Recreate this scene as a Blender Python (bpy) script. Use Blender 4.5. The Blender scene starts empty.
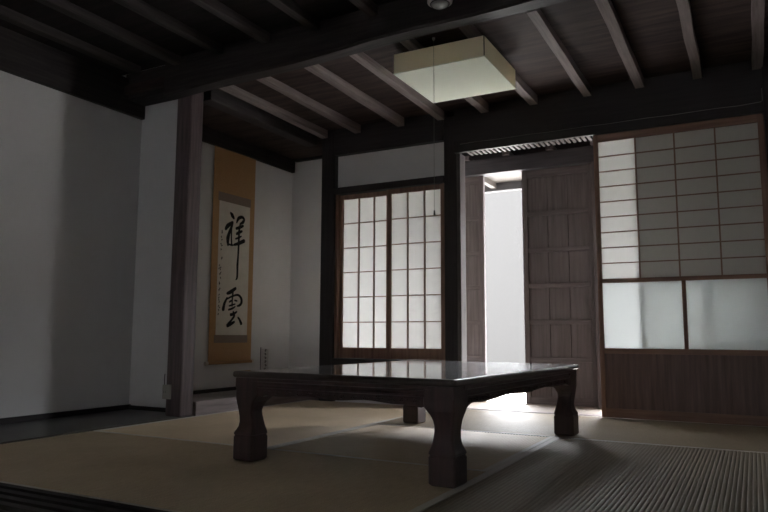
import bpy, bmesh, math, random
from mathutils import Vector, Matrix
random.seed(7)
SC = bpy.context.scene
COL = SC.collection

# ------------------------------------------------------------------ materials
def new_mat(name):
    m = bpy.data.materials.new(name); m.use_nodes = True
    nt = m.node_tree; nt.nodes.clear()
    out = nt.nodes.new('ShaderNodeOutputMaterial')
    return m, nt, out

def principled(name, col, rough=0.6, spec=0.5, col2=None, scale=(4, 4, 4), nscale=6.0, detail=6.0,
               bump=0.0, metallic=0.0, coat=0.0, contrast=(0.3, 0.7), rough2=None, bscale=None):
    m, nt, out = new_mat(name)
    b = nt.nodes.new('ShaderNodeBsdfPrincipled')
    b.inputs['Base Color'].default_value = (*col, 1)
    b.inputs['Roughness'].default_value = rough
    b.inputs['Specular IOR Level'].default_value = spec
    b.inputs['Metallic'].default_value = metallic
    b.inputs['Coat Weight'].default_value = coat
    b.inputs['Coat Roughness'].default_value = 0.08
    nt.links.new(b.outputs[0], out.inputs['Surface'])
    tc = nt.nodes.new('ShaderNodeTexCoord')
    mp = nt.nodes.new('ShaderNodeMapping'); mp.inputs['Scale'].default_value = scale
    nt.links.new(tc.outputs['Object'], mp.inputs['Vector'])
    nz = nt.nodes.new('ShaderNodeTexNoise'); nz.inputs['Scale'].default_value = nscale
    nz.inputs['Detail'].default_value = detail; nz.inputs['Roughness'].default_value = 0.6
    nt.links.new(mp.outputs[0], nz.inputs['Vector'])
    rp = nt.nodes.new('ShaderNodeValToRGB')
    rp.color_ramp.elements[0].position = contrast[0]; rp.color_ramp.elements[1].position = contrast[1]
    rp.color_ramp.elements[0].color = (*col, 1); rp.color_ramp.elements[1].color = (*(col2 or col), 1)
    nt.links.new(nz.outputs['Fac'], rp.inputs['Fac'])
    nt.links.new(rp.outputs[0], b.inputs['Base Color'])
    if rough2 is not None:
        mr = nt.nodes.new('ShaderNodeMapRange')
        mr.inputs['To Min'].default_value = rough; mr.inputs['To Max'].default_value = rough2
        nt.links.new(nz.outputs['Fac'], mr.inputs['Value']); nt.links.new(mr.outputs[0], b.inputs['Roughness'])
    if bump:
        bp = nt.nodes.new('ShaderNodeBump'); bp.inputs['Strength'].default_value = bump
        bp.inputs['Distance'].default_value = 0.004
        nt.links.new(nz.outputs['Fac'], bp.inputs['Height']); nt.links.new(bp.outputs[0], b.inputs['Normal'])
    return m

def wood(name, c1, c2, axis, rough=0.6, spec=0.3, coat=0.0, bump=0.35, fine=1.0, rough2=None):
    s = [22 * fine] * 3; s['xyz'.index(axis)] = 1.3
    return principled(name, c1, rough, spec, c2, tuple(s), 2.2, 8, bump, coat=coat, contrast=(0.32, 0.68), rough2=rough2)

def translucent(name, col, trans, gloss=0.0, tcol=None, noise=0.0):
    m, nt, out = new_mat(name)
    d = nt.nodes.new('ShaderNodeBsdfDiffuse'); d.inputs['Color'].default_value = (*col, 1)
    t = nt.nodes.new('ShaderNodeBsdfTranslucent'); t.inputs['Color'].default_value = (*(tcol or col), 1)
    mx = nt.nodes.new('ShaderNodeMixShader'); mx.inputs[0].default_value = trans
    nt.links.new(d.outputs[0], mx.inputs[1]); nt.links.new(t.outputs[0], mx.inputs[2])
    last = mx
    if noise:
        tc = nt.nodes.new('ShaderNodeTexCoord'); nz = nt.nodes.new('ShaderNodeTexNoise')
        nz.inputs['Scale'].default_value = 30; nz.inputs['Detail'].default_value = 8
        nt.links.new(tc.outputs['Object'], nz.inputs['Vector'])
        mr = nt.nodes.new('ShaderNodeMapRange')
        mr.inputs['To Min'].default_value = 1 - noise; mr.inputs['To Max'].default_value = 1 + noise * .5
        nt.links.new(nz.outputs['Fac'], mr.inputs['Value'])
        hs = nt.nodes.new('ShaderNodeHueSaturation'); hs.inputs['Color'].default_value = (*(tcol or col), 1)
        nt.links.new(mr.outputs[0], hs.inputs['Value']); nt.links.new(hs.outputs[0], t.inputs['Color'])
    if gloss:
        g = nt.nodes.new('ShaderNodeBsdfGlossy'); g.inputs['Roughness'].default_value = .25
        m2 = nt.nodes.new('ShaderNodeMixShader'); m2.inputs[0].default_value = gloss
        nt.links.new(mx.outputs[0], m2.inputs[1]); nt.links.new(g.outputs[0], m2.inputs[2]); last = m2
    nt.links.new(last.outputs[0], out.inputs['Surface'])
    return m

M = {}
# smoked structural timber, one per grain direction
for ax in 'xyz':
    M['smoked_' + ax] = wood('smoked_timber_' + ax, (.017, .014, .014), (.042, .034, .033), ax, .62, .28)
    M['sooty_' + ax] = wood('sooty_rafter_' + ax, (.026, .022, .022), (.060, .050, .049), ax, .7, .25)  # rafter timber darkened to stand in for shade on the near side
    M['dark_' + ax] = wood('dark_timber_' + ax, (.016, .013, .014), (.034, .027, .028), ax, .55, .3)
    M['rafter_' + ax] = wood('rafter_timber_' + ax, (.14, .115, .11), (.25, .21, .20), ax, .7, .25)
    M['frame_' + ax] = wood('brown_frame_' + ax, (.15, .080, .058), (.26, .15, .108), ax, .5, .35)
    M['storm_' + ax] = wood('storm_door_' + ax, (.080, .066, .066), (.14, .118, .116), ax, .7, .25)
M['muntin'] = principled('shoji_lattice', (.24, .16, .125), .6, .3, (.30, .20, .16))
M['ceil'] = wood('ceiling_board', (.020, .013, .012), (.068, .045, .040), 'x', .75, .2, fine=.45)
M['ceil_near'] = wood('sooty_ceiling_board', (.010, .009, .009), (.024, .019, .019), 'x', .8, .15, fine=.45)  # near boards darkened, the shade there is put into the colour
M['ceilslat'] = wood('bamboo_slat', (.038, .030, .028), (.066, .053, .049), 'y', .6, .3)
M['jamb'] = wood('pale_jamb', (.060, .050, .050), (.10, .084, .083), 'z', .55, .35)
M['lintel'] = wood('grey_lintel', (.045, .040, .044), (.075, .067, .072), 'x', .65, .3)
M['post_z'] = wood('alcove_post_timber', (.060, .044, .045), (.135, .098, .100), 'z', .5, .35)
M['panel'] = wood('cedar_panel', (.085, .052, .045), (.16, .10, .085), 'z', .5, .35, fine=.9)
M['plaster'] = principled('white_plaster', (.60, .587, .585), .9, .15, (.64, .627, .625), (1, 1, 1), 3, 5, .15)
M['paper'] = translucent('shoji_paper', (.55, .53, .49), .38, 0, (.80, .80, .79), .10)
M['paper_side'] = translucent('fill_window_paper', (.55, .53, .49), .50, 0, (.86, .84, .80), .10)  # passes more light, so the added alcove window fills more strongly
M['glass'] = translucent('frosted_glass', (.30, .33, .33), .36, .03, (.92, .94, .93))
M['glass_rear'] = translucent('frosted_glass_rear', (.30, .33, .33), .75, .0, (.95, .96, .95))
M['floor'] = wood('dark_board', (.030, .026, .026), (.055, .048, .048), 'y', .3, .5, rough2=.45)
M['vfloor'] = wood('veranda_board', (.24, .20, .165), (.34, .29, .245), 'x', .55, .4)
M['step'] = wood('worn_step', (.17, .135, .13), (.30, .245, .235), 'y', .5, .4)
M['tatami'] = None
M['heri'] = principled('mat_border_cloth', (.50, .46, .41), .55, .4, (.58, .54, .49), (90, 90, 90), 5)
M['heri_dark'] = principled('dark_border_cloth', (.085, .075, .065), .8, .2, (.11, .095, .08), (90, 90, 90), 5)
M['lacquer'] = wood('table_lacquer', (.024, .016, .015), (.046, .030, .026), 'y', .38, .5, coat=.85, bump=.03, fine=.8, rough2=.50)
M['lacquer_side'] = wood('table_wood', (.036, .023, .023), (.080, .048, .046), 'z', .36, .45, coat=.0, bump=.1, fine=.8)
M['scroll_cloth'] = principled('ochre_brocade', (.38, .225, .115), .85, .15, (.50, .31, .165), (60, 60, 60), 3, 8, .2)
M['scroll_band'] = principled('grey_brocade', (.22, .17, .14), .85, .15, (.30, .24, .20), (80, 80, 80), 3)
M['scroll_paper'] = principled('calligraphy_paper', (.62, .57, .50), .9, .1, (.70, .66, .59), (3, 3, 3), 4)
M['ink'] = principled('ink', (.008, .008, .009), .7, .2)
M['ink_grey'] = principled('ink_thin', (.035, .033, .033), .8, .1)
M['ink_card'] = principled('ink_card', (.10, .09, .09), .8, .1)
M['roller'] = wood('roller_wood', (.25, .13, .05), (.36, .2, .08), 'y', .5, .4)
M['ivory'] = principled('ivory_knob', (.65, .60, .52), .45, .5)
M['lampside'] = translucent('lamp_side_paper', (.84, .78, .66), .62, 0, (.95, .89, .77))
M['lampface'] = translucent('lamp_diffuser', (.80, .83, .75), .45, 0, (.95, .96, .9))
M['lampinner'] = principled('lamp_white_inner', (.8, .8, .76), .8, .2)
M['lampdark'] = principled('lamp_edge', (.08, .07, .06), .6, .3)
M['plastic'] = principled('grey_white_plastic', (.45, .44, .42), .4, .5)
M['lens'] = principled('clear_dome', (.26, .27, .26), .12, .7)
M['beige'] = principled('beige_plastic', (.36, .33, .29), .45, .4)
M['darkplastic'] = principled('dark_plastic', (.02, .02, .02), .5, .4)
M['cable'] = principled('grey_cable', (.25, .23, .22), .5, .4)
M['cord'] = principled('pull_cord', (.22, .21, .19), .7, .3)
M['card'] = principled('card_paper', (.62, .60, .58), .8, .2)
M['backdrop'] = principled('backdrop_dark', (.021, .0203, .0195), .9, .1, (.023, .0223, .0215))  # near-black, keeps the added backdrop from clipping under the strong sky
M['gravel'] = principled('pale_gravel', (.48, .46, .43), .9, .1, (.62, .60, .56), (30, 30, 30), 5)
M['eave'] = wood('eave_timber', (.032, .026, .021), (.052, .043, .036), 'x', .6, .3)
M['fascia'] = wood('fascia_timber', (.035, .032, .032), (.05, .046, .045), 'x', .6, .3)

def tatami_mat(name, ribs_axis, tint=1.0):
    m, nt, out = new_mat(name)
    b = nt.nodes.new('ShaderNodeBsdfPrincipled')
    b.inputs['Roughness'].default_value = .50; b.inputs['Specular IOR Level'].default_value = .35
    tc = nt.nodes.new('ShaderNodeTexCoord')
    mp = nt.nodes.new('ShaderNodeMapping')
    # rushes lie across the ribs: stretch the noise across
    mp.inputs['Scale'].default_value = (8, 260, 8) if ribs_axis == 'y' else (260, 8, 8)
    nt.links.new(tc.outputs['Object'], mp.inputs['Vector'])
    nz = nt.nodes.new('ShaderNodeTexNoise'); nz.inputs['Scale'].default_value = 2.0; nz.inputs['Detail'].default_value = 4
    nt.links.new(mp.outputs[0], nz.inputs['Vector'])
    n2 = nt.nodes.new('ShaderNodeTexNoise'); n2.inputs['Scale'].default_value = 2.5; n2.inputs['Detail'].default_value = 4
    nt.links.new(tc.outputs['Object'], n2.inputs['Vector'])
    r1 = nt.nodes.new('ShaderNodeValToRGB'); e = r1.color_ramp.elements
    e[0].position = .3; e[1].position = .7
    e[0].color = (.42 * tint, .325 * tint, .215 * tint, 1); e[1].color = (.60 * tint, .475 * tint, .33 * tint, 1)
    nt.links.new(nz.outputs['Fac'], r1.inputs[0])
    mx = nt.nodes.new('ShaderNodeMixRGB'); mx.blend_type = 'MULTIPLY'; mx.inputs[0].default_value = .6
    r2 = nt.nodes.new('ShaderNodeValToRGB'); e = r2.color_ramp.elements
    e[0].position = .3; e[1].position = .7; e[0].color = (.72, .70, .66, 1); e[1].color = (1, 1, 1, 1)
    nt.links.new(n2.outputs['Fac'], r2.inputs[0])
    nt.links.new(r1.outputs[0], mx.inputs[1]); nt.links.new(r2.outputs[0], mx.inputs[2])
    nt.links.new(mx.outputs[0], b.inputs['Base Color'])
    bp = nt.nodes.new('ShaderNodeBump'); bp.inputs['Strength'].default_value = .3; bp.inputs['Distance'].default_value = .001
    nt.links.new(nz.outputs['Fac'], bp.inputs['Height']); nt.links.new(bp.outputs[0], b.inputs['Normal'])
    nt.links.new(b.outputs[0], out.inputs['Surface'])
    return m
M['tatami_y'] = tatami_mat('woven_rush_y', 'y')
M['tatami_x'] = tatami_mat('woven_rush_x', 'x')
M['tatami_y1'] = tatami_mat('woven_rush_y_lit', 'y', 1.12)  # same rush, lightened to stand in for window light on the mat
M['tatami_x2'] = tatami_mat('woven_rush_x_dimmed', 'x', .56)  # same rush, darkened to offset the glare by the doorway
M['tatami_y2'] = tatami_mat('woven_rush_y_dark', 'y', .46)  # same weave in a darker tint

# ------------------------------------------------------------------ mesh helpers
def box(bm, x0, x1, y0, y1, z0, z1, bev=0.0):
    b2 = bmesh.new() if bev else bm
    vs = [b2.verts.new(p) for p in ((x0, y0, z0), (x1, y0, z0), (x1, y1, z0), (x0, y1, z0),
                                    (x0, y0, z1), (x1, y0, z1), (x1, y1, z1), (x0, y1, z1))]
    for f in ((3, 2, 1, 0), (4, 5, 6, 7), (0, 1, 5, 4), (1, 2, 6, 5), (2, 3, 7, 6), (3, 0, 4, 7)):
        b2.faces.new([vs[i] for i in f])
    if bev:
        bmesh.ops.bevel(b2, geom=list(b2.edges), offset=bev, segments=2, affect='EDGES', profile=.6)
        me = bpy.data.meshes.new('t'); b2.to_mesh(me); b2.free(); bm.from_mesh(me); bpy.data.meshes.remove(me)

def cyl(bm, c, r, axis, l0, l1, n=16, r1=None):
    """cylinder along an axis, between l0 and l1, centre c = the two other coordinates"""
    ring = []
    for l, rr in ((l0, r), (l1, r if r1 is None else r1)):
        vs = []
        for k in range(n):
            a = 2 * math.pi * k / n; u, v = c[0] + rr * math.cos(a), c[1] + rr * math.sin(a)
            p = {'x': (l, u, v), 'y': (u, l, v), 'z': (u, v, l)}[axis]
            vs.append(bm.verts.new(p))
        ring.append(vs)
    for k in range(n):
        bm.faces.new([ring[0][k], ring[0][(k + 1) % n], ring[1][(k + 1) % n], ring[1][k]])
    bm.faces.new(ring[0][::-1]); bm.faces.new(ring[1])

def lathe(bm, prof, c=(0, 0, 0), n=32):
    rings = []
    for r, z in prof:
        rings.append([bm.verts.new((c[0] + r * math.cos(2 * math.pi * k / n), c[1] + r * math.sin(2 * math.pi * k / n), c[2] + z)) for k in range(n)])
    for a, b in zip(rings, rings[1:]):
        for k in range(n):
            bm.faces.new([a[k], a[(k + 1) % n], b[(k + 1) % n], b[k]])
    bm.faces.new(rings[0][::-1]); bm.faces.new(rings[-1])

def tube(bm, pts, r, n=8):
    prev = None; rings = []
    pts = [Vector(p) for p in pts]
    for i, p in enumerate(pts):
        d = (pts[min(i + 1, len(pts) - 1)] - pts[max(i - 1, 0)]).normalized()
        up = Vector((0, 0, 1)) if abs(d.z) < .9 else Vector((1, 0, 0))
        a = d.cross(up).normalized(); b = d.cross(a)
        rings.append([bm.verts.new(p + r * (a * math.cos(2 * math.pi * k / n) + b * math.sin(2 * math.pi * k / n))) for k in range(n)])
    for a, b in zip(rings, rings[1:]):
        for k in range(n):
            bm.faces.new([a[k], a[(k + 1) % n], b[(k + 1) % n], b[k]])
    bm.faces.new(rings[0][::-1]); bm.faces.new(rings[-1])

def obj(name, bm, mat, parent=None, smooth=False, bevel=0.0, **kw):
    bmesh.ops.recalc_face_normals(bm, faces=list(bm.faces))
    me = bpy.data.meshes.new(name); bm.to_mesh(me); bm.free()
    me.materials.append(M[mat] if isinstance(mat, str) else mat)
    if smooth:
        for p in me.polygons: p.use_smooth = True
    o = bpy.data.objects.new(name, me); COL.objects.link(o)
    if parent is not None:
        o.parent = parent
        o.matrix_parent_inverse = Matrix.Translation(parent['_loc']).inverted() if '_loc' in parent else Matrix()
    if bevel:
        md = o.modifiers.new('bevel', 'BEVEL'); md.width = bevel; md.segments = 2; md.limit_method = 'ANGLE'
    for k, v in kw.items(): o[k] = v
    return o

def boxes(name, mat, lst, parent=None, bevel=0.0, **kw):
    bm = bmesh.new()
    for b in lst: box(bm, *b)
    return obj(name, bm, mat, parent, bevel=bevel, **kw)

def empty(name, loc, label=None, category=None, group=None, kind=None):
    o = bpy.data.objects.new(name, None); COL.objects.link(o)
    o.empty_display_size = .1
    if label: o['label'] = label
    if category: o['category'] = category
    if group: o['group'] = group
    if kind: o['kind'] = kind
    # children are written in world coordinates; the empty sits at the thing's base
    o.location = loc
    return o

def child(name, mat, lst_or_bm, parent, smooth=False, bevel=0.0, **kw):
    """part written in world coordinates, parented so that it stays where it is"""
    if isinstance(lst_or_bm, list):
        bm = bmesh.new()
        for b in lst_or_bm: box(bm, *b)
    else: bm = lst_or_bm
    # world origin of the parent chain (no rotation used here)
    org = Vector((0, 0, 0)); p = parent
    while p is not None:
        org += p.location; p = p.parent
    bmesh.ops.translate(bm, verts=list(bm.verts), vec=-org)
    o = obj(name, bm, mat, None, smooth, bevel, **kw)
    o.parent = parent
    return o

S = dict(kind='structure')
# ------------------------------------------------------------------ measurements
XL = -3.75            # plaster wall on the left
YW = 4.50             # front face of the window wall
YO = 5.05             # outer line of the veranda
XA = -3.11            # front line of the alcoves

# ------------------------------------------------------------------ room shell
WR = (-2.1, -.1, .30, 1.78)   # paper window added behind the camera for soft front fill
boxes('floor', 'floor', [(XL - .1, 2.3, -2.6, 1.30, -.10, -.055), (-3.10, .35, 1.30, 4.5, -.10, -.055)], **S)
boxes('floor_base', 'floor', [(XL - .15, 2.5, -2.8, 5.13, -.18, -.105)], **S)
boxes('floor_alcove', 'floor', [(XL, XA, 1.30, 3.315, -.10, .004)], kind='structure',
      label='dark glossy board floor strip along the left plaster wall')
boxes('floor_veranda', 'vfloor', [(-2.985, 1.6, 4.60, 5.14, -.10, -.002)], kind='structure',
      label='pale veranda floor beyond the doorway')
boxes('wall_left', 'plaster', [(XL - .12, XL, -2.6, 5.25, -.1, 2.6)], **S)
boxes('wall_rear', 'plaster', [(XL - .12, WR[0], -2.7, -2.6, -.1, 2.6), (WR[1], 2.4, -2.7, -2.6, -.1, 2.6), (WR[0], WR[1], -2.7, -2.6, -.1, WR[2]), (WR[0], WR[1], -2.7, -2.6, WR[3], 2.6)], **S)
boxes('wall_right', 'plaster', [(2.3, 2.4, -2.6, 1.45, -.1, 2.6), (.32, 2.4, 1.35, 1.45, -.1, 2.6), (.32, .42, 1.35, 4.6, -.1, 2.6)], **S)
boxes('wall_partition', 'plaster', [(XL, -3.224, 3.315, 3.365, .0, 2.139), (-3.243, -3.19, 3.262, 3.3149, .0, 2.109)], kind='structure',
      label='short white plaster partition between the two alcoves')
boxes('wall_alcove_end', 'plaster', [(XL, -2.93, 5.12, 5.22, -.1, 2.5)], kind='structure')
boxes('wall_alcove_side', 'plaster', [(-3.06, -2.93, 4.61, 4.66, -.1, 2.5), (-3.06, -2.93, 5.07, 5.12, -.1, 2.5), (-3.06, -2.93, 4.66, 5.07, -.1, .45), (-3.06, -2.93, 4.66, 5.07, 1.80, 2.5)], kind='structure')
boxes('wall_back', 'plaster', [(-2.87, -1.92, YW + .03, YW + .10, 1.66, 1.95), (-2.87, -1.92, YW + .03, YW + .10, -.10, .28)], kind='structure')
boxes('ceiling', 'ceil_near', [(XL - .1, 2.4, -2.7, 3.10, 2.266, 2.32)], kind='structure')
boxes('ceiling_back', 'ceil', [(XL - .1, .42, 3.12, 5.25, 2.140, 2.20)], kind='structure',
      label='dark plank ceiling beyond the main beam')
boxes('roof', 'dark_x', [(XL - .2, 2.5, -2.8, 5.3, 2.62, 2.68)], kind='structure')
# outer shell so daylight only enters through the openings
boxes('wall_outer', 'plaster', [(XL - .12, -3.05, 5.22, 5.30, -.4, 2.6), (1.6, 1.7, 4.3, 5.3, -.1, 2.6), (.40, 1.6, 4.50, 4.6, -.1, 2.6)], kind='structure')
boxes('ceiling_veranda', 'dark_x', [(-2.93, 1.65, 4.62, 5.14, 2.02, 2.06)], kind='structure')

# baseboards / trims
boxes('baseboard_left', 'dark_y', [(XL, XL + .018, -2.6, 3.315, .0, .035)], **S)
boxes('baseboard_partition', 'dark_x', [(XL + .018, -3.24, 3.297, 3.315, .0, .03)], **S)
boxes('baseboard_alcove', 'dark_y', [(XL, XL + .015, 3.365, 5.12, .055, .085)], **S)

# ------------------------------------------------------------------ timbers
n = [0]
def trim(mat, b, label, category, bevel=.006, group=None):
    n[0] += 1
    o = boxes('trim_%d' % n[0], mat, [b], bevel=bevel, kind='structure', label=label, category=category)
    if group: o['group'] = group
    return o
def beam_sloped(mat, x0, x1, y0, y1, zb0, zb1, zt, label):
    n[0] += 1
    bm = bmesh.new()
    N = 14
    rows = []
    for i in range(N + 1):
        t = i / N; x = x0 + (x1 - x0) * t; z = zb0 + (zb1 - zb0) * t + .006 * math.sin(t * 17)
        w = .004 * math.sin(t * 23 + 1)
        c = .012
        rows.append([bm.verts.new(p) for p in ((x, y0 + w, z + c), (x, y0 + c + w, z), (x, y1 - c - w, z), (x, y1 - w, z + c), (x, y1 - w, zt), (x, y0 + w, zt))])
    for a, b in zip(rows, rows[1:]):
        for k in range(6): bm.faces.new([a[k], a[(k + 1) % 6], b[(k + 1) % 6], b[k]])
    bm.faces.new(rows[0]); bm.faces.new(rows[-1][::-1])
    return obj('trim_%d' % n[0], bm, mat, kind='structure', label=label, category='beam')
beam_sloped('smoked_x', -3.26, .32, 3.045, 3.155, 2.030, 2.137, 2.34, 'heavy dark main beam crossing the ceiling above the alcove post')
trim('post_z', (-3.245, -3.12, 3.150, 3.265, 0, 2.109), 'reddish-brown wooden alcove post between the two alcoves', 'post', .01)
trim('smoked_x', (XL, -3.12, 3.157, 3.31, 2.110, 2.30), 'short dark beam between the left wall and the alcove post', 'beam', .006)
trim('dark_z', (-2.995, -2.868, 4.48, 4.61, 0, 2.15), 'dark wooden post left of the paper window', 'post', .008)
trim('dark_z', (-1.93, -1.832, 4.485, 4.60, 0, 2.10), 'dark wooden post between the paper window and the doorway', 'post', .006)
trim('dark_z', (.118, .24, 4.43, 4.60, 0, 2.15), 'dark wooden post at the right end of the sliding screen', 'post', .008)
trim('jamb', (-1.832, -1.803, 4.487, 4.585, .0, 1.815), 'thin pale jamb strip on the doorway side of the middle post', 'door jamb', .003)
trim('dark_x', (-2.87, -1.93, 4.47, 4.60, 1.928, 2.139), 'dark wall beam above the white strip over the paper window', 'beam', .006)
trim('dark_x', (-1.84, .118, 4.49, 4.60, 1.880, 2.139), 'dark upper tie beam behind the long face board above the doorway', 'beam', .006)
trim('dark_x', (-1.84, .118, 4.46, 4.49, 1.815, 2.139), 'dark wall beam above the doorway and sliding screen', 'beam', .003)
trim('dark_x', (-.875, .118, 4.49, 4.60, 1.815, 1.880), 'dark grooved head rail directly above the sliding screen', 'head rail', .002)
trim('dark_x', (-2.87, -1.93, 4.478, 4.60, 1.612, 1.664), 'dark head rail directly above the paper window', 'window head', .004)
trim('dark_x', (-2.87, -1.93, 4.465, 4.60, .27, .328), 'dark sill beneath the paper window', 'window sill', .005)
# low groove sill of the doorway (tatami side)
trim('step', (-1.84, .118, 4.515, 4.60, -.06, .004), 'low worn threshold on the floor across the doorway', 'threshold', .003)
# alcove: raised floor, front kamachi, plates along the walls
boxes('floor_tokonoma', 'step', [(XL, -3.17, 3.365, 5.12, -.10, .058)], kind='structure', label='raised worn board floor of the scroll alcove')
trim('step', (-3.185, -3.10, 3.265, 5.115, -.05, .088), 'worn grey-brown step rail along the front of the scroll alcove', 'alcove step', .006)
trim('smoked_y', (XL, XL + .035, -2.6, 3.312, 2.015, 2.265), 'dark wall plate along the top of the left plaster wall', 'beam', .006)
trim('smoked_y', (XL, XL + .035, 3.368, 5.115, 2.015, 2.139), 'dark wall plate above the hanging scroll', 'beam', .006)
trim('smoked_y', (-3.17, -3.07, 3.275, 4.52, 2.045, 2.139), 'dark beam along the ceiling above the front of the scroll alcove', 'beam', .006)
trim('smoked_x', (-3.70, -2.99, 5.08, 5.12, 2.115, 2.139), 'short dark plate on top of the alcove end wall', 'beam', .004)
trim('heri_dark', (XA, XA + .012, 1.30, 3.15, -.05, .006), 'thin dark edging strip between board floor and straw mats', 'edging', .002)

# rafters: far section (behind the main beam) and near section
far_x = [-2.96, -2.65, -2.27, -1.94, -1.60, -1.25, -.888, -.56, -.222, .10]
words = ['first', 'second', 'third', 'fourth', 'fifth', 'sixth', 'seventh', 'eighth', 'ninth', 'tenth']
for i, x in enumerate(far_x):
    n[0] += 1
    bm = bmesh.new()
    w = .0275 + random.uniform(-.002, .003)
    box(bm, x - w, x + w, 3.172, 4.47, 2.078, 2.142)
    bmesh.ops.subdivide_edges(bm, edges=list(bm.edges), cuts=3, use_grid_fill=True)
    for v in bm.verts:
        v.co.x += .003 * math.sin(v.co.y * 9 + i)
        if v.co.z < 2.12: v.co.z += .022 * (4.47 - v.co.y) / 1.2
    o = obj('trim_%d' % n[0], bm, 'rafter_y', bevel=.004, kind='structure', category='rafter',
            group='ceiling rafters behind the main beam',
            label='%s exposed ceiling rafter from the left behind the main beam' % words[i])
near_x = [-3.50, -3.145, -2.79, -2.436, -2.086, -1.715, -1.36, -1.0, -.645, -.29, .065]
for i, x in enumerate(near_x):
    n[0] += 1
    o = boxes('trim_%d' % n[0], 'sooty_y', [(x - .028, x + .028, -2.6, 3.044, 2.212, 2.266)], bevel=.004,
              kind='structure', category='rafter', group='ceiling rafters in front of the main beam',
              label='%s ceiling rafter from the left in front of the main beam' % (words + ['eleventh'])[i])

# ------------------------------------------------------------------ tatami
def tatami(x0, x1, y0, y1, axis, border, label, bw=.03, mat=None):
    """axis = direction of the ribs (long side). border: 'ylines' -> cloth along x0/x1, 'xlines' -> along y0/y1"""
    t = empty('tatami_mat', ((x0 + x1) / 2, (y0 + y1) / 2, -.055), label, 'mat', 'straw floor mats')
    g = .0015
    x0 += g; x1 -= g; y0 += g; y1 -= g
    ix0, ix1, iy0, iy1 = x0, x1, y0, y1
    if border == 'ylines': ix0 += bw; ix1 -= bw
    else: iy0 += bw; iy1 -= bw
    bm = bmesh.new()
    a0, a1 = (ix0, ix1) if axis == 'y' else (iy0, iy1)
    b0, b1 = (iy0, iy1) if axis == 'y' else (ix0, ix1)
    pitch = .0155; nr = int(round((a1 - a0) / pitch)); pitch = (a1 - a0) / nr
    prof = []
    for k in range(nr):
        for s, z in ((0, -.0032), (.14, -.0010), (.35, 0), (.65, 0), (.86, -.0010)):
            prof.append((a0 + (k + s) * pitch, z))
    prof.append((a1, -.0032))
    prev = None
    P = lambda a, b, z: (a, b, z) if axis == 'y' else (b, a, z)
    for a, z in prof:
        cur = [bm.verts.new(P(a, b0, -.055)), bm.verts.new(P(a, b0, z)), bm.verts.new(P(a, b1, z)), bm.verts.new(P(a, b1, -.055))]
        if prev:
            for k in range(3): bm.faces.new([prev[k], cur[k], cur[k + 1], prev[k + 1]])
        else: bm.faces.new(cur)
        prev = cur
    bm.faces.new(prev[::-1])
    child('rush_surface', mat or 'tatami_' + axis, bm, t)
    if border == 'ylines':
        bs = [(x0, ix0, y0, y1), (ix1, x1, y0, y1)]
    else:
        bs = [(x0, x1, y0, iy0), (x0, x1, iy1, y1)]
    for b in bs:
        child('border_cloth', 'heri', [(b[0], b[1], b[2], b[3], -.055, .0012)], t)
    return t
XM = -3.095
tatami(XM, -1.95, 2.52, 4.51, 'y', 'ylines', 'straw mat in front of the scroll alcove, left of the table', .022, 'tatami_y1')
tatami(XM, -.91, 1.50, 2.52, 'x', 'xlines', 'straw mat nearest the left corner, under the front of the table', .012)
tatami(-1.95, -.91, 2.52, 3.50, 'y', 'ylines', 'square half mat under the middle of the low table', .022)
tatami(-1.95, .14, 3.50, 4.51, 'x', 'xlines', 'brightly lit straw mat along the doorway threshold', .012, 'tatami_x2')
tatami(-.91, .14, 1.50, 3.50, 'y', 'ylines', 'coarse ribbed straw mat at the lower right beside the table', .03, 'tatami_y2')
# grooved sill nearest the camera
n[0] += 1
sill = [(XA, .32, 1.30, 1.50, -.055, -.012)]
for k in range(4):
    y = 1.305 + k * .052
    sill.append((XA, .32, y, y + .030, -.012, .004))
boxes('trim_%d' % n[0], 'dark_x', sill, kind='structure', label='grooved dark wooden sill at the lower left corner of the view', category='threshold', bevel=.002)

# ------------------------------------------------------------------ window_1: two paper sashes
w1 = empty('window_1', (-2.38, 4.54, .328), 'square-latticed paper window of two sliding sashes between dark posts', 'window', kind='structure')
child('window_frame', 'frame_z', [(-2.868, -2.846, 4.50, 4.58, .328, 1.612), (-1.955, -1.932, 4.50, 4.58, .328, 1.612)], w1)
def sash(x0, x1, px0, px1, xs, y, brand):
    s = child('sash', 'frame_z', [(x0, px0, y, y + .026, .329, 1.61), (px1, x1, y, y + .026, .329, 1.61),
                                  (px0, px1, y, y + .026, .329, .411), (px0, px1, y, y + .026, 1.573, 1.61)], w1, bevel=.002)
    mu = [(x - .0055, x + .0055, y + .004, y + .016, .411, 1.573) for x in xs]
    zs = [.411 + (1.573 - .411) * k / 6 for k in range(1, 6)]
    mu += [(px0, px1, y + .006, y + .014, z - .004, z + .004) for z in zs]
    child('lattice', 'muntin', mu, s)
    child('paper', 'paper', [(px0, px1, y + .0165, y + .0172, .411, 1.573)], s)
sash(-2.846, -2.385, -2.820, -2.414, (-2.677, -2.541), 4.533, 'l')
sash(-2.414, -1.952, -2.376, -1.966, (-2.237, -2.098), 4.502, 'r')

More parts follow.
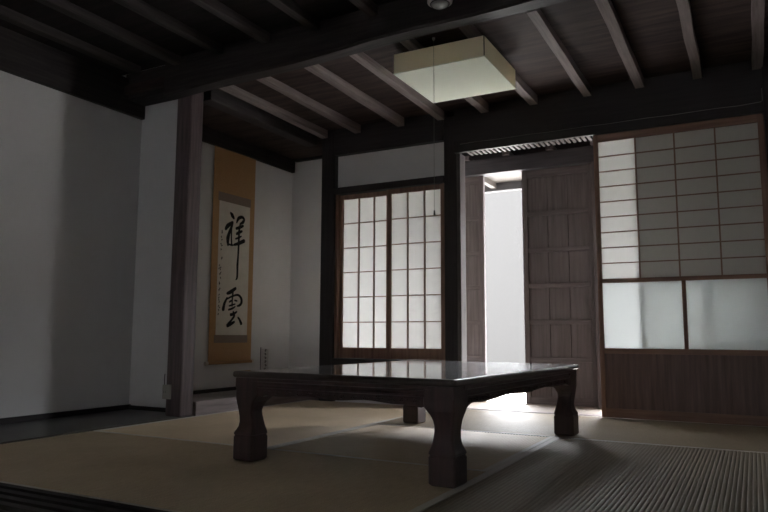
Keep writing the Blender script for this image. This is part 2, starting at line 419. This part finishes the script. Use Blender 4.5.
w2 = empty('added_window_rear', ((WR[0] + WR[1]) / 2, -2.65, WR[2]), 'wide paper window added behind the camera for front fill light', 'window', kind='structure')  # added source of front fill, out of view
child('window_frame', 'frame_x', [(WR[0], WR[0] + .04, -2.64, -2.60, WR[2], WR[3]), (WR[1] - .04, WR[1], -2.64, -2.60, WR[2], WR[3]),
      (WR[0] + .04, WR[1] - .04, -2.64, -2.60, WR[2], WR[2] + .05), (WR[0] + .04, WR[1] - .04, -2.64, -2.60, WR[3] - .04, WR[3])], w2)
child('lattice', 'muntin', [(WR[0] + .04 + (WR[1] - WR[0] - .08) * k / 8 - .005, WR[0] + .04 + (WR[1] - WR[0] - .08) * k / 8 + .005, -2.615, -2.605, WR[2] + .05, WR[3] - .04) for k in range(1, 8)]
      + [(WR[0] + .04, WR[1] - .04, -2.614, -2.607, WR[2] + .05 + .27 * k - .004, WR[2] + .05 + .27 * k + .004) for k in range(1, 5)], w2)
child('paper', 'paper', [(WR[0] + .04, WR[1] - .04, -2.619, -2.618, WR[2] + .05, WR[3] - .04)], w2)
w3 = empty('added_window_alcove', (-2.99, 4.865, .45), 'small unseen paper side window added to light the scroll wall', 'window', kind='structure')  # unseen window put in to brighten the scroll wall
child('window_frame', 'frame_z', [(-3.02, -2.98, 4.66, 4.685, .45, 1.80), (-3.02, -2.98, 5.045, 5.07, .45, 1.80), (-3.02, -2.98, 4.685, 5.045, .45, .48), (-3.02, -2.98, 4.685, 5.045, 1.77, 1.80)], w3)
child('lattice', 'muntin', [(-3.01, -3.0, 4.862, 4.868, .48, 1.77)] + [(-3.01, -3.0, 4.685, 5.045, .48 + 1.29 * k / 6 - .003, .48 + 1.29 * k / 6 + .003) for k in range(1, 6)], w3)
child('paper', 'paper_side', [(-2.998, -2.997, 4.685, 5.045, .48, 1.77)], w3)

# ------------------------------------------------------------------ doors: tall shoji screens
def shoji_door(name, x0, y, label, W=.972, pane='glass'):
    x1 = x0 + W
    r = empty(name, ((x0 + x1) / 2, y + .015, .004), label, 'sliding screen', kind='structure')
    ip0, ip1 = x0 + .028, x1 - .028
    child('stile', 'frame_z', [(x0, ip0, y, y + .03, .0042, 1.812)], r, bevel=.002)
    child('stile', 'frame_z', [(ip1, x1, y, y + .03, .0042, 1.812)], r, bevel=.002)
    child('rail', 'frame_x', [(ip0, ip1, y, y + .03, 1.764, 1.812)], r, bevel=.002)
    child('rail', 'frame_x', [(ip0, ip1, y, y + .03, .842, .868)], r, bevel=.002)
    child('rail', 'frame_x', [(ip0, ip1, y, y + .03, .398, .430)], r, bevel=.002)
    child('rail', 'frame_x', [(ip0, ip1, y, y + .03, .0042, .06)], r, bevel=.002)
    la = []
    for k in range(1, 4):
        x = ip0 + (ip1 - ip0) * k / 4; la.append((x - .0045, x + .0045, y + .005, y + .017, .868, 1.764))
    for k in range(1, 9):
        z = .868 + (1.764 - .868) * k / 9; la.append((ip0, ip1, y + .007, y + .016, z - .0035, z + .0035))
    child('lattice', 'muntin', la, r)
    child('paper', 'paper', [(ip0, ip1, y + .0175, y + .0182, .868, 1.764)], r)
    xm = (ip0 + ip1) / 2 + .018
    child('middle_stile', 'frame_z', [(xm - .011, xm + .011, y, y + .03, .430, .842)], r, bevel=.002)
    child('glass_pane', pane, [(ip0, xm - .011, y + .013, y + .016, .430, .842)], r)
    child('glass_pane', pane, [(xm + .011, ip1, y + .013, y + .016, .430, .842)], r)
    bm = bmesh.new()
    box(bm, ip0, ip1, y + .010, y + .018, .06, .398)
    child('lower_panel', 'panel', bm, r)
    return r
shoji_door('door_1', -.862, 4.470, 'tall sliding screen with paper lattice, frosted glass and brown wooden lower panel')
shoji_door('door_2', -.615, 4.506, 'second sliding screen stacked behind the front one', .74, 'glass_rear')

# outer storm doors
def storm_door(name, x0, x1, cols, label):
    r = empty(name, ((x0 + x1) / 2, YO, 0), label, 'door', kind='structure')
    y = YO
    child('stile', 'storm_z', [(x0, x0 + .04, y, y + .035, .005, 1.775)], r, bevel=.002)
    child('stile', 'storm_z', [(x1 - .04, x1, y, y + .035, .005, 1.775)], r, bevel=.002)
    w = (x1 - x0 - .08) / cols
    bs = [(x0 + .04 + w * k + .0015, x0 + .04 + w * (k + 1) - .0015, y + .016, y + .028, .01, 1.77) for k in range(cols)]
    child('boards', 'storm_z', bs + [(x0 + .03, x1 - .03, y + .028, y + .034, .008, 1.772)], r, bevel=.0015)
    for z in (.03, .331, .608, .88, 1.149, 1.428, 1.74):
        h = .017 if .1 < z < 1.7 else .03
        child('batten', 'storm_x', [(x0 + .04, x1 - .04, y + .002, y + .020, z - h, z + h)], r, bevel=.002)
    return r
storm_door('door_3', -1.521, -.985, 3, 'brown battened wooden storm door right of the bright gap')
storm_door('door_4', -2.19, -1.834, 2, 'narrow brown battened storm door left of the bright gap')
storm_door('door_5', -.25, .20, 3, 'brown battened storm door hidden behind the right side of the sliding screen')
storm_door('door_6', .20, .80, 3, 'brown battened storm door furthest right on the veranda')
storm_door('door_7', .80, 1.58, 4, 'last battened storm door at the veranda end')
trim('storm_z', (-.985, -.935, 4.99, 5.10, 0, 1.77), 'outer doorway post at the right edge of the storm door', 'post', .004)
# lintel on the outer line, with small blocks, slatted veranda ceiling
trim('lintel', (-2.93, 1.60, 5.0, 5.11, 1.772, 1.893), 'grey wooden lintel above the veranda storm doors', 'lintel', .004)
trim('vfloor', (-2.93, 1.60, 5.035, 5.095, -.06, .003), 'pale floor track under the storm doors', 'threshold', .002)
n[0] += 1
boxes('trim_%d' % n[0], 'ceilslat', [(x / 1000, x / 1000 + .020, 4.49, 4.70, 1.845, 1.857) for x in range(-1795, -880, 36)], bevel=.002,
      kind='structure', label='row of thin pale slats of the veranda ceiling above the doorway', category='ceiling slats')
for i, x in enumerate((-1.95, -1.62, -1.28, -.95)):
    n[0] += 1
    boxes('trim_%d' % n[0], 'storm_y', [(x - .03, x + .03, 4.97, 5.08, 1.893, 1.925)], bevel=.003, kind='structure',
          category='rafter block', group='small blocks on the veranda lintel',
          label='small dark block on the veranda lintel, %s from the left' % words[i])
boxes('wall_above_lintel', 'dark_x', [(-2.93, 1.65, 5.09, 5.14, 1.893, 2.3), (-3.06, -2.93, 5.08, 5.14, 0, 2.3)], kind='structure')

# ------------------------------------------------------------------ outside
boxes('ground', 'gravel', [(-30, 30, 5.3, 40, -.46, -.40)], kind='structure')
boxes('gap_backdrop', 'backdrop', [(-24, 16, 14.0, 14.3, -.4, 4.3)], kind='structure', label='plain added backdrop seen through the bright gap')  # backdrop added to set the brightness of the gap
boxes('eave_soffit', 'eave', [(-6, 5, 5.14, 5.95, 1.895, 1.915)], kind='structure', label='pale boarded eave outside the gap')
trim('fascia', (-6, 5, 5.88, 5.95, 1.822, 1.895), 'grey eave beam outside above the bright gap', 'beam', .004)
for i, x in enumerate((-2.85, -2.03, -1.21, -.39, .43)):
    n[0] += 1
    bm = bmesh.new()
    box(bm, x - .022, x + .022, 5.14, 5.88, 1.845, 1.895)
    obj('trim_%d' % n[0], bm, 'eave', kind='structure', category='rafter', group='outdoor eave rafters',
        label='pale eave rafter outside the veranda, %s from the left' % words[i])

# ------------------------------------------------------------------ low table
TR = math.radians(-2.8)
TX, TY = -.898, 2.164            # near right corner of the leg frame
table = empty('low_table', (TX - .5, TY + .75, .0015), 'dark lacquered low wooden table with carved apron and curved legs on the straw mats', 'table')
TW, TL, TH = .998, 1.505, .367
def tpt(u, v, z):                # u: 0..TW leftward from the right face, v: depth from the front face
    x, y = -u, v
    c, s = math.cos(TR), math.sin(TR)
    return (TX + x * c - y * s, TY + x * s + y * c, z)
def tparts(name, mat, bm, parent=table, **kw):
    for v in bm.verts: v.co = Vector(tpt(v.co.x, v.co.y, v.co.z * .974)) + Vector((0, 0, .0015))
    return child(name, mat, bm, parent, **kw)
# legs: outer profile o(z), inner profile i(z) measured from the outer corner
leg_prof = [  # z, outer inset, inner reach
    (0.0, .007, .095), (.007, .0, .102), (.096, .0, .102), (.100, .003, .099), (.104, .003, .099), (.108, .0, .102), (.114, .001, .101),
    (.124, .007, .099), (.138, .013, .095), (.158, .016, .091), (.180, .015, .087), (.202, .012, .085),
    (.222, .009, .089), (.240, .006, .098), (.254, .004, .110), (.266, .004, .120), (.280, .004, .124), (.300, .004, .124)]
for cu, cv in ((0, 0), (1, 0), (1, 1), (0, 1)):
    bm = bmesh.new(); prev = None
    for z, o, i in leg_prof:
        pts = []
        a, b = o, i
        ch = .006
        ring = [(a + ch, a), (b - ch, a), (b, a + ch), (b, b - ch), (b - ch, b), (a + ch, b), (a, b - ch), (a, a + ch)]
        for u, v in ring:
            if cu: u = TW - u
            if cv: v = TL - v
            pts.append(bm.verts.new((u, v, z)))
        if prev:
            for k in range(8): bm.faces.new([prev[k], prev[(k + 1) % 8], pts[(k + 1) % 8], pts[k]])
        else: bm.faces.new(pts)
        prev = pts
    bm.faces.new(prev)
    tparts('leg', 'lacquer_side', bm)
# aprons with scalloped lower edge and stepped mouldings
def apron(along, length, face, out_sign, name='apron'):
    bm = bmesh.new()
    N = 60
    a0, a1 = .09, length - .09
    def low(t):
        d = min(t - a0, a1 - t)
        z = .274
        if d < .07: z -= .012 * max(0, 1 - abs(d - .045) / .028)     # little bracket beside the leg
        mid = (a0 + a1) / 2
        z -= 0.004 * math.cos((t - mid) / (a1 - a0) * math.pi * 6) * (1 if d > .07 else 0)
        return z
    prof_top = [(.004, .0), (.020, .0), (.024, .0)]
    prev = None
    for k in range(N + 1):
        t = a0 + (a1 - a0) * k / N
        zl = low(t)
        # (inset from face, z)
        pr = [(.012, zl), (.012, .300), (.006, .304), (.006, .311), (.012, .315), (.012, .324), (.002, .329), (.002, .3405),
              (.034, .3405), (.034, zl)]
        cur = []
        for ins, z in pr:
            f = ins if face == 0 else face - ins
            p = (t, f, z) if along == 'u' else (f, t, z)
            cur.append(bm.verts.new(p))
        if prev:
            m = len(pr)
            for j in range(m): bm.faces.new([prev[j], prev[(j + 1) % m], cur[(j + 1) % m], cur[j]])
        else: bm.faces.new(cur)
        prev = cur
    bm.faces.new(prev[::-1])
    return tparts(name, 'lacquer_side', bm)
ap_front = apron('u', TW, 0, 1)
ap_back = apron('u', TW, TL, 1)
ap_right = apron('v', TL, 0, 1)
ap_left = apron('v', TL, TW, 1)
# corner blocks closing the moulding over the legs
for cu in (0, 1):
    for cv in (0, 1):
        bm = bmesh.new()
        u0, u1 = (.004, .12) if cu == 0 else (TW - .12, TW - .004)
        v0, v1 = (.004, .12) if cv == 0 else (TL - .12, TL - .004)
        box(bm, u0, u1, v0, v1, .298, .3405, .003)
        tparts('corner_block', 'lacquer_side', bm)
# carving: little scrolls standing proud of the apron
def carving(parent, along, length, face):
    bm = bmesh.new()
    rnd = random.Random(3)
    t = .16; k = 0
    while t < length - .16:
        r = .010
        pts = []
        turns = 1.3
        for q in range(11):
            a = q / 10 * turns * 2 * math.pi * (1 if k % 2 else -1)
            rr = r * (1 - q / 14)
            pts.append((t + rr * math.cos(a), .287 + rr * .8 * math.sin(a)))
        # dash connecting
        pts = [(t - .028, .283 + .006 * (k % 2)), (t - .014, .290)] + pts
        for (a0, z0), (a1, z1) in zip(pts, pts[1:]):
            ins = .0105
            for (aa, zz) in ((a0, z0),):
                f = ins if face == 0 else face - ins
            d = Vector((a1 - a0, z1 - z0)); 
            if d.length < 1e-5: continue
            nn = Vector((-d.y, d.x)).normalized() * .0016
            quad = [(a0 + nn.x, z0 + nn.y), (a1 + nn.x, z1 + nn.y), (a1 - nn.x, z1 - nn.y), (a0 - nn.x, z0 - nn.y)]
            sgn = -1 if face == 0 else 1
            lo = [bm.verts.new((q[0], f, q[1]) if along == 'u' else (f, q[0], q[1])) for q in quad]
            hi = [bm.verts.new((q[0] , f + sgn * .0075, q[1]) if along == 'u' else (f + sgn * .0075, q[0], q[1])) for q in quad]
            bm.faces.new(hi); bm.faces.new(lo[::-1])
            for j in range(4): bm.faces.new([lo[j], lo[(j + 1) % 4], hi[(j + 1) % 4], hi[j]])
        t += .052; k += 1
    return tparts('carving', 'lacquer_side', bm, parent)
carving(ap_right, 'v', TL, 0)
carving(ap_front, 'u', TW, 0)
# top slab with rounded rim
bm = bmesh.new()
prof = [(.004, .341), (-.003, .342), (-.0065, .346), (-.008, .353), (-.007, .360), (-.004, .3655), (.0, TH), (.03, TH + .0002)]
prev = None
def rect_ring(ins, z):
    pts = []
    r = .012
    for cx, cy, a0 in ((ins + r, ins + r, math.pi), (TW - ins - r, ins + r, 1.5 * math.pi), (TW - ins - r, TL - ins - r, 0), (ins + r, TL - ins - r, .5 * math.pi)):
        for k in range(5):
            a = a0 + k / 4 * math.pi / 2
            pts.append((cx + r * math.cos(a), cy + r * math.sin(a), z))
    return pts
for ins, z in prof:
    cur = [bm.verts.new(p) for p in rect_ring(ins, z)]
    if prev:
        m = len(cur)
        for j in range(m): bm.faces.new([prev[j], prev[(j + 1) % m], cur[(j + 1) % m], cur[j]])
    else: bm.faces.new(cur[::-1])
    prev = cur
bm.faces.new(prev)
top = tparts('tabletop', 'lacquer', bm)
for p in top.data.polygons: p.use_smooth = len(p.vertices) == 4

# ------------------------------------------------------------------ hanging scroll
XS = -3.735
scr = empty('hanging_scroll', (XS, 4.31, .28), 'tall ochre-mounted hanging scroll with large black brush characters in the alcove', 'scroll')
bm = bmesh.new()
# cloth slightly waving
NY, NZ = 6, 30
g = {}
for j in range(NZ + 1):
    for i in range(NY + 1):
        z = .285 + (2.015 - .285) * j / NZ; y = 4.05 + (4.565 - 4.05) * i / NY
        g[i, j] = bm.verts.new((XS - .002 , y, z))
for j in range(NZ):
    for i in range(NY):
        bm.faces.new([g[i, j], g[i + 1, j], g[i + 1, j + 1], g[i, j + 1]])
r = bmesh.ops.extrude_face_region(bm, geom=list(bm.faces))
bmesh.ops.translate(bm, verts=[v for v in r['geom'] if isinstance(v, bmesh.types.BMVert)], vec=(-.0012, 0, 0))
child('mounting', 'scroll_cloth', bm, scr)
child('cloth_band', 'scroll_band', [(XS - .002, XS - .0012, 4.110, 4.513, 1.583, 1.655)], scr, label='grey cloth band above the paper')
child('cloth_band', 'scroll_band', [(XS - .002, XS - .0012, 4.110, 4.513, .440, .502)], scr, label='grey cloth band below the paper')
pap = child('paper', 'scroll_paper', [(XS - .002, XS - .0008, 4.125, 4.505, .502, 1.583)], scr, label='cream paper panel')
STROKES = [([(4.26, 1.5), (4.28, 1.483), (4.3, 1.462)], [0.0128, 0.0256, 0.0154]), ([(4.206, 1.36), (4.231, 1.39), (4.286, 1.424)], [0.0179, 0.0256, 0.0179]), ([(4.287, 1.421), (4.273, 1.38), (4.252, 1.338), (4.235, 1.284), (4.238, 1.233)], [0.0154, 0.0179, 0.0205, 0.0282, 0.0154]), ([(4.277, 1.374), (4.276, 1.303), (4.283, 1.239)], [0.0103, 0.0115, 0.0128]), ([(4.237, 1.24), (4.281, 1.236), (4.306, 1.239)], [0.0103, 0.0115, 0.0077]), ([(4.337, 1.431), (4.359, 1.469), (4.401, 1.486), (4.43, 1.471), (4.415, 1.445), (4.384, 1.427)], [0.0103, 0.0205, 0.0179, 0.0154, 0.0205, 0.0103]), ([(4.335, 1.381), (4.374, 1.394), (4.417, 1.414)], [0.0154, 0.0192, 0.0154]), ([(4.341, 1.337), (4.371, 1.352), (4.406, 1.367)], [0.0154, 0.0192, 0.0128]), ([(4.331, 1.294), (4.365, 1.306), (4.4, 1.324)], [0.0103, 0.0128, 0.0077]), ([(4.314, 1.242), (4.367, 1.259), (4.434, 1.288)], [0.0128, 0.0205, 0.0231]), ([(4.384, 1.43), (4.371, 1.367), (4.369, 1.262), (4.366, 1.157), (4.361, 1.078), (4.362, 1.026), (4.36, 0.974), (4.345, 0.954)], [0.0103, 0.0154, 0.0154, 0.0141, 0.0179, 0.0154, 0.0154, 0.0051]), ([(4.248, 0.837), (4.289, 0.852), (4.345, 0.883)], [0.0154, 0.0231, 0.0179]), ([(4.246, 0.799), (4.218, 0.756), (4.205, 0.709)], [0.0128, 0.0179, 0.0231]), ([(4.25, 0.794), (4.309, 0.817), (4.376, 0.831), (4.418, 0.807), (4.424, 0.771), (4.401, 0.747), (4.37, 0.74)], [0.0103, 0.0103, 0.0128, 0.0179, 0.0192, 0.0154, 0.0077]), ([(4.315, 0.845), (4.31, 0.792), (4.309, 0.738)], [0.0128, 0.0115, 0.0103]), ([(4.277, 0.77), (4.299, 0.781)], [0.0103, 0.0103]), ([(4.341, 0.785), (4.368, 0.781)], [0.0103, 0.009]), ([(4.275, 0.737), (4.305, 0.745), (4.346, 0.755)], [0.009, 0.0103, 0.0077]), ([(4.269, 0.706), (4.313, 0.718), (4.347, 0.734)], [0.0103, 0.0128, 0.0077]), ([(4.297, 0.667), (4.327, 0.672), (4.368, 0.692)], [0.0179, 0.0154, 0.0103]), ([(4.326, 0.69), (4.339, 0.66), (4.31, 0.626), (4.27, 0.588)], [0.0128, 0.0154, 0.0128, 0.0205]), ([(4.263, 0.58), (4.3, 0.591), (4.341, 0.609)], [0.0231, 0.0179, 0.0128]), ([(4.386, 0.646), (4.406, 0.628), (4.427, 0.598)], [0.0103, 0.0154, 0.0205])]
def stroke(bm, pts, wid, x, k=1.0, lift=0.0):
    # Catmull-Rom through the points, disc-capped ribbon of varying width
    P = [pts[0]] + pts + [pts[-1]]; Wd = [wid[0]] + wid + [wid[-1]]
    path = []
    for i in range(1, len(P) - 2):
        for s in range(6):
            t = s / 6
            f = lambda a, b, c, d: .5 * (2 * b + (c - a) * t + (2 * a - 5 * b + 4 * c - d) * t * t + (3 * b - a - 3 * c + d) * t ** 3)
            path.append((f(P[i - 1][0], P[i][0], P[i + 1][0], P[i + 2][0]), f(P[i - 1][1], P[i][1], P[i + 1][1], P[i + 2][1]),
                         Wd[i] + (Wd[i + 1] - Wd[i]) * t))
    path.append((P[-1][0], P[-1][1], Wd[-1]))
    L, R_ = [], []
    for i, (y, z, w) in enumerate(path):
        a = path[max(0, i - 1)]; b = path[min(len(path) - 1, i + 1)]
        d = Vector((b[0] - a[0], b[1] - a[1])).normalized(); nn = Vector((-d.y, d.x)) * w * .5 * k
        L.append(bm.verts.new((x, y + nn.x, z + nn.y))); R_.append(bm.verts.new((x, y - nn.x, z - nn.y)))
    for i in range(len(path) - 1): bm.faces.new([L[i], L[i + 1], R_[i + 1], R_[i]])
    for end in (0, -1):
        y, z, w = path[end]; c = [bm.verts.new((x - 1e-5, y + w * .5 * k * math.cos(q * .785), z + w * .5 * k * math.sin(q * .785))) for q in range(8)]
        bm.faces.new(c)
bm = bmesh.new()
for i, (p, w) in enumerate(STROKES): stroke(bm, p, w, XS - .0004 + i * 1.2e-5, 1.5)
child('characters', 'ink', bm, pap, label='two large black brush characters')
SIG = [(4.16, 1.336), (4.161, 1.323), (4.153, 1.287), (4.162, 1.265), (4.152, 1.23), (4.164, 1.218), (4.154, 1.186), (4.168, 1.121), (4.165, 1.111), (4.142, 1.056), (4.139, 1.033), (4.157, 1.04), (4.151, 1.024), (4.159, 0.999), (4.149, 0.986), (4.157, 0.957), (4.147, 0.918), (4.148, 0.908), (4.154, 0.871), (4.145, 0.858), (4.149, 0.821), (4.147, 0.799), (4.147, 0.781), (4.152, 0.764), (4.145, 0.732), (4.154, 0.72), (4.147, 0.699), (4.144, 0.667)]
bm = bmesh.new(); rr = random.Random(5)
for i, (y, z) in enumerate(SIG):
    y += .004
    a = rr.uniform(-.6, .6)
    dy, dz = .008 * math.cos(a), .008 * math.sin(a)
    stroke(bm, [(y - dy, z - dz), (y, z + .003), (y + dy, z + dz)], [.004, .006, .003], XS - .0004 + i * 1e-5)
    stroke(bm, [(y + rr.uniform(-.004, .004), z + .009), (y + rr.uniform(-.003, .003), z), (y - .004, z - .009)], [.003, .005, .003], XS - .0003 + i * 1e-5)
child('signature', 'ink_grey', bm, pap, label='thin column of small handwritten characters')
bm = bmesh.new(); cyl(bm, (XS - .002, .283), .012, 'y', 4.045, 4.570, 16)
rol = child('bottom_roller', 'roller', bm, scr)
for a, b in ((4.020, 4.045), (4.570, 4.592)):
    bm = bmesh.new(); cyl(bm, (XS - .002, .283), .016, 'y', a, b, 16)
    child('roller_knob', 'ivory', bm, rol, bevel=.003, label='ivory-white roller end')
bm = bmesh.new(); cyl(bm, (XS - .002, 2.018), .007, 'y', 4.045, 4.570, 12)
child('top_rod', 'roller', bm, scr)

# ------------------------------------------------------------------ ceiling lamp
LX0, LX1, LY0, LY1, LZ0, LZ1 = -1.71, -1.174, 3.275, 3.815, 1.969, 2.083
lamp = empty('ceiling_lamp', ((LX0 + LX1) / 2, (LY0 + LY1) / 2, LZ0), 'square unlit ceiling lamp with beige paper sides and pale panel beneath', 'lamp')
t = .004
for nm, b in (('side_panel', (LX0, LX1, LY0, LY0 + t, LZ0 + .004, LZ1)), ('side_panel', (LX0, LX1, LY1 - t, LY1, LZ0 + .004, LZ1)),
              ('side_panel', (LX0, LX0 + t, LY0 + t, LY1 - t, LZ0 + .004, LZ1)), ('side_panel', (LX1 - t, LX1, LY0 + t, LY1 - t, LZ0 + .004, LZ1))):
    child(nm, 'lampside', [b], lamp)
child('diffuser', 'lampface', [(LX0 - .002, LX1 + .002, LY0 - .002, LY1 + .002, LZ0 - .003, LZ0 + .003)], lamp, bevel=.0015, label='pale greenish-white bottom panel')
child('corner_strip', 'lampdark', [(LX1 - .003, LX1 + .0015, LY0 - .0015, LY0 + .003, LZ0 + .003, LZ1)], lamp)
child('mounting_plate', 'lampdark', [(LX0 + .06, LX1 - .06, LY0 + .12, LY1 - .12, LZ1 - .015, 2.092)], lamp)
child('top_panel', 'lampinner', [(LX0 + t, LX1 - t, LY0 + t, LY1 - t, LZ1 - .006, LZ1 - .001)], lamp)
# pull cord from a hook beside the beam
CX, CY = -1.462, 3.268
cord = empty('pull_cord', (CX, CY, 1.145), 'long thin lamp pull cord with small weight hanging before the window', 'cord')
bm = bmesh.new(); tube(bm, [(CX, CY, 2.12), (CX + .001, CY, 1.8), (CX, CY, 1.5), (CX, CY, 1.165)], .0010, 6)
child('string', 'cord', bm, cord)
bm = bmesh.new(); lathe(bm, [(.002, .024), (.004, .020), (.0055, .0), (.003, -.003)], (CX, CY, 1.145), 12)
child('weight', 'darkplastic', bm, cord)
bm = bmesh.new(); lathe(bm, [(.008, .006), (.008, 0), (.004, -.008), (.002, -.012)], (CX, CY, 2.12), 12)
child('hook', 'plastic', bm, cord)

# heat detector
DX, DY = -1.300, 2.985
det = empty('ceiling_sensor', (DX, DY, 2.145), 'small round white ceiling sensor in front of the main beam', 'sensor')
bm = bmesh.new(); lathe(bm, [(.062, .072), (.062, .028), (.060, .024), (.0, .0235)], (DX, DY, 2.145), 32)
bm2 = bmesh.new(); lathe(bm2, [(.044, .12), (.044, .034), (.060, .031), (.0635, .026), (.062, .018), (.050, .012), (.046, .014)], (DX, DY, 2.145), 40)
bm.free()
child('base', 'plastic', bm2, det, smooth=True)
bm = bmesh.new(); lathe(bm, [(.046, .015), (.044, .006), (.036, -.002), (.022, -.008), (.008, -.0105), (.0005, -.011)], (DX, DY, 2.145), 40)
child('dome', 'lens', bm, det, smooth=True)
bm = bmesh.new(); lathe(bm, [(.050, .013), (.049, .009), (.045, .009), (.0445, .013)], (DX, DY, 2.145), 40)
child('ring', 'darkplastic', bm, det, smooth=True)

# small metal bracket glint on the back beam? -> thin cable stapled along it
bm = bmesh.new()
YC = 4.457
pts = [(-1.79, YC, 1.872)] + [(-1.79 + k * .127, YC, 1.874 + .002 * math.sin(k * 2.1)) for k in range(1, 15)] + [(.105, YC, 1.878), (.114, YC, 1.884), (.114, YC, 1.96)]
tube(bm, pts, .0018, 6)
cab = obj('electrical_cable', bm, 'cable', label='thin grey cable running along the dark beam above doorway and screen', category='cable')

# outlet on the alcove post
out = empty('wall_outlet', (-3.228, 3.15, .10), 'small beige outlet plate low on the alcove post', 'outlet')
child('plate', 'beige', [(-3.262, -3.196, 3.138, 3.150, .108, .196)], out, bevel=.002)
child('socket', 'darkplastic', [(-3.250, -3.248, 3.1375, 3.139, .145, .158), (-3.236, -3.234, 3.1375, 3.139, .145, .158)], out)
bm = bmesh.new(); tube(bm, [(-3.250, 3.143, .196), (-3.254, 3.145, .23), (-3.252, 3.146, .262)], .0025, 6)
child('wire', 'darkplastic', bm, out)

# small inscribed card in the alcove
cd = empty('inscribed_card', (-3.62, 4.62, .058), 'small upright card with a column of dark writing beside the scroll', 'card')
child('card', 'card', [(-3.672, -3.592, 4.618, 4.621, .064, .385)], cd)
child('foot', 'step', [(-3.68, -3.585, 4.60, 4.64, .058, .070)], cd)
child('edge_strip', 'ink_grey', [(-3.676, -3.671, 4.614, 4.618, .07, .400)], cd)
bm = bmesh.new(); rr = random.Random(11)
for k in range(9):
    z = .37 - k * .031
    for q in range(3):
        x = -3.622 + rr.uniform(-.008, .008)
        box(bm, x - .011, x + .007, 4.6165, 4.6178, z + q * .006 - .002, z + q * .006 + .0015)
    box(bm, -3.626 + rr.uniform(-.003, .003), -3.621, 4.6165, 4.6178, z - .006, z + .016)
child('writing', 'ink_card', bm, cd)

# ------------------------------------------------------------------ world, portals, camera
w = bpy.data.worlds.new('overcast'); SC.world = w; w.use_nodes = True
nt = w.node_tree; nt.nodes.clear()
bg = nt.nodes.new('ShaderNodeBackground'); wo = nt.nodes.new('ShaderNodeOutputWorld')
bg.inputs['Color'].default_value = (.97, 1.0, 1.05, 1); bg.inputs['Strength'].default_value = 40.0
nt.links.new(bg.outputs[0], wo.inputs['Surface'])
def portal(name, x0, x1, z0, z1, y):
    l = bpy.data.lights.new(name, 'AREA'); l.shape = 'RECTANGLE'; l.size = x1 - x0; l.size_y = z1 - z0
    l.cycles.is_portal = True
    o = bpy.data.objects.new(name, l); COL.objects.link(o)
    o.location = ((x0 + x1) / 2, y, (z0 + z1) / 2)
    o.rotation_euler = (math.radians(-90), 0, 0)     # -Z points to -Y (into the house)
    return o
portal('daylight_portal_window', -2.93, -2.19, .0, 1.772, 5.12)
portal('daylight_portal_gap', -1.834, -1.521, .0, 1.772, 5.12)
portal('daylight_portal_side', -.935, -.25, .0, 1.772, 5.12)

l = portal('daylight_portal_rear', WR[0], WR[1], WR[2], WR[3], 2.36)  # portal for the added rear fill window
l.location = ((WR[0] + WR[1]) / 2, -2.66, (WR[2] + WR[3]) / 2); l.rotation_euler = (math.radians(90), 0, 0)
cam = bpy.data.cameras.new('camera'); co = bpy.data.objects.new('camera', cam); COL.objects.link(co); SC.camera = co
cam.sensor_fit = 'HORIZONTAL'; cam.sensor_width = 36; cam.lens = 681.0 / 768 * 36
cam.clip_start = .02
a, b, c = .4953, .115, .0038
r = Vector((math.cos(a), math.sin(a), 0)); f = Vector((-math.sin(a), math.cos(a), 0)); u = Vector((0, 0, 1))
f2 = f * math.cos(b) + u * math.sin(b); u2 = -f * math.sin(b) + u * math.cos(b)
r3 = r * math.cos(c) + u2 * math.sin(c); u3 = -r * math.sin(c) + u2 * math.cos(c)
m = Matrix((r3, u3, -f2)).transposed().to_4x4(); m.translation = Vector((0, 0, .51))
co.matrix_world = m

SC.view_settings.view_transform = 'Standard'; SC.view_settings.look = 'None'
SC.view_settings.gamma = 1; SC.view_settings.use_curve_mapping = False
SC.view_settings.exposure = 0.0
cy_ = SC.cycles
cy_.use_denoising = True
cy_.max_bounces = 14; cy_.diffuse_bounces = 9; cy_.glossy_bounces = 6; cy_.transmission_bounces = 8
cy_.sample_clamp_indirect = 30.0
cy_.caustics_reflective = False
cy_.use_adaptive_sampling = False
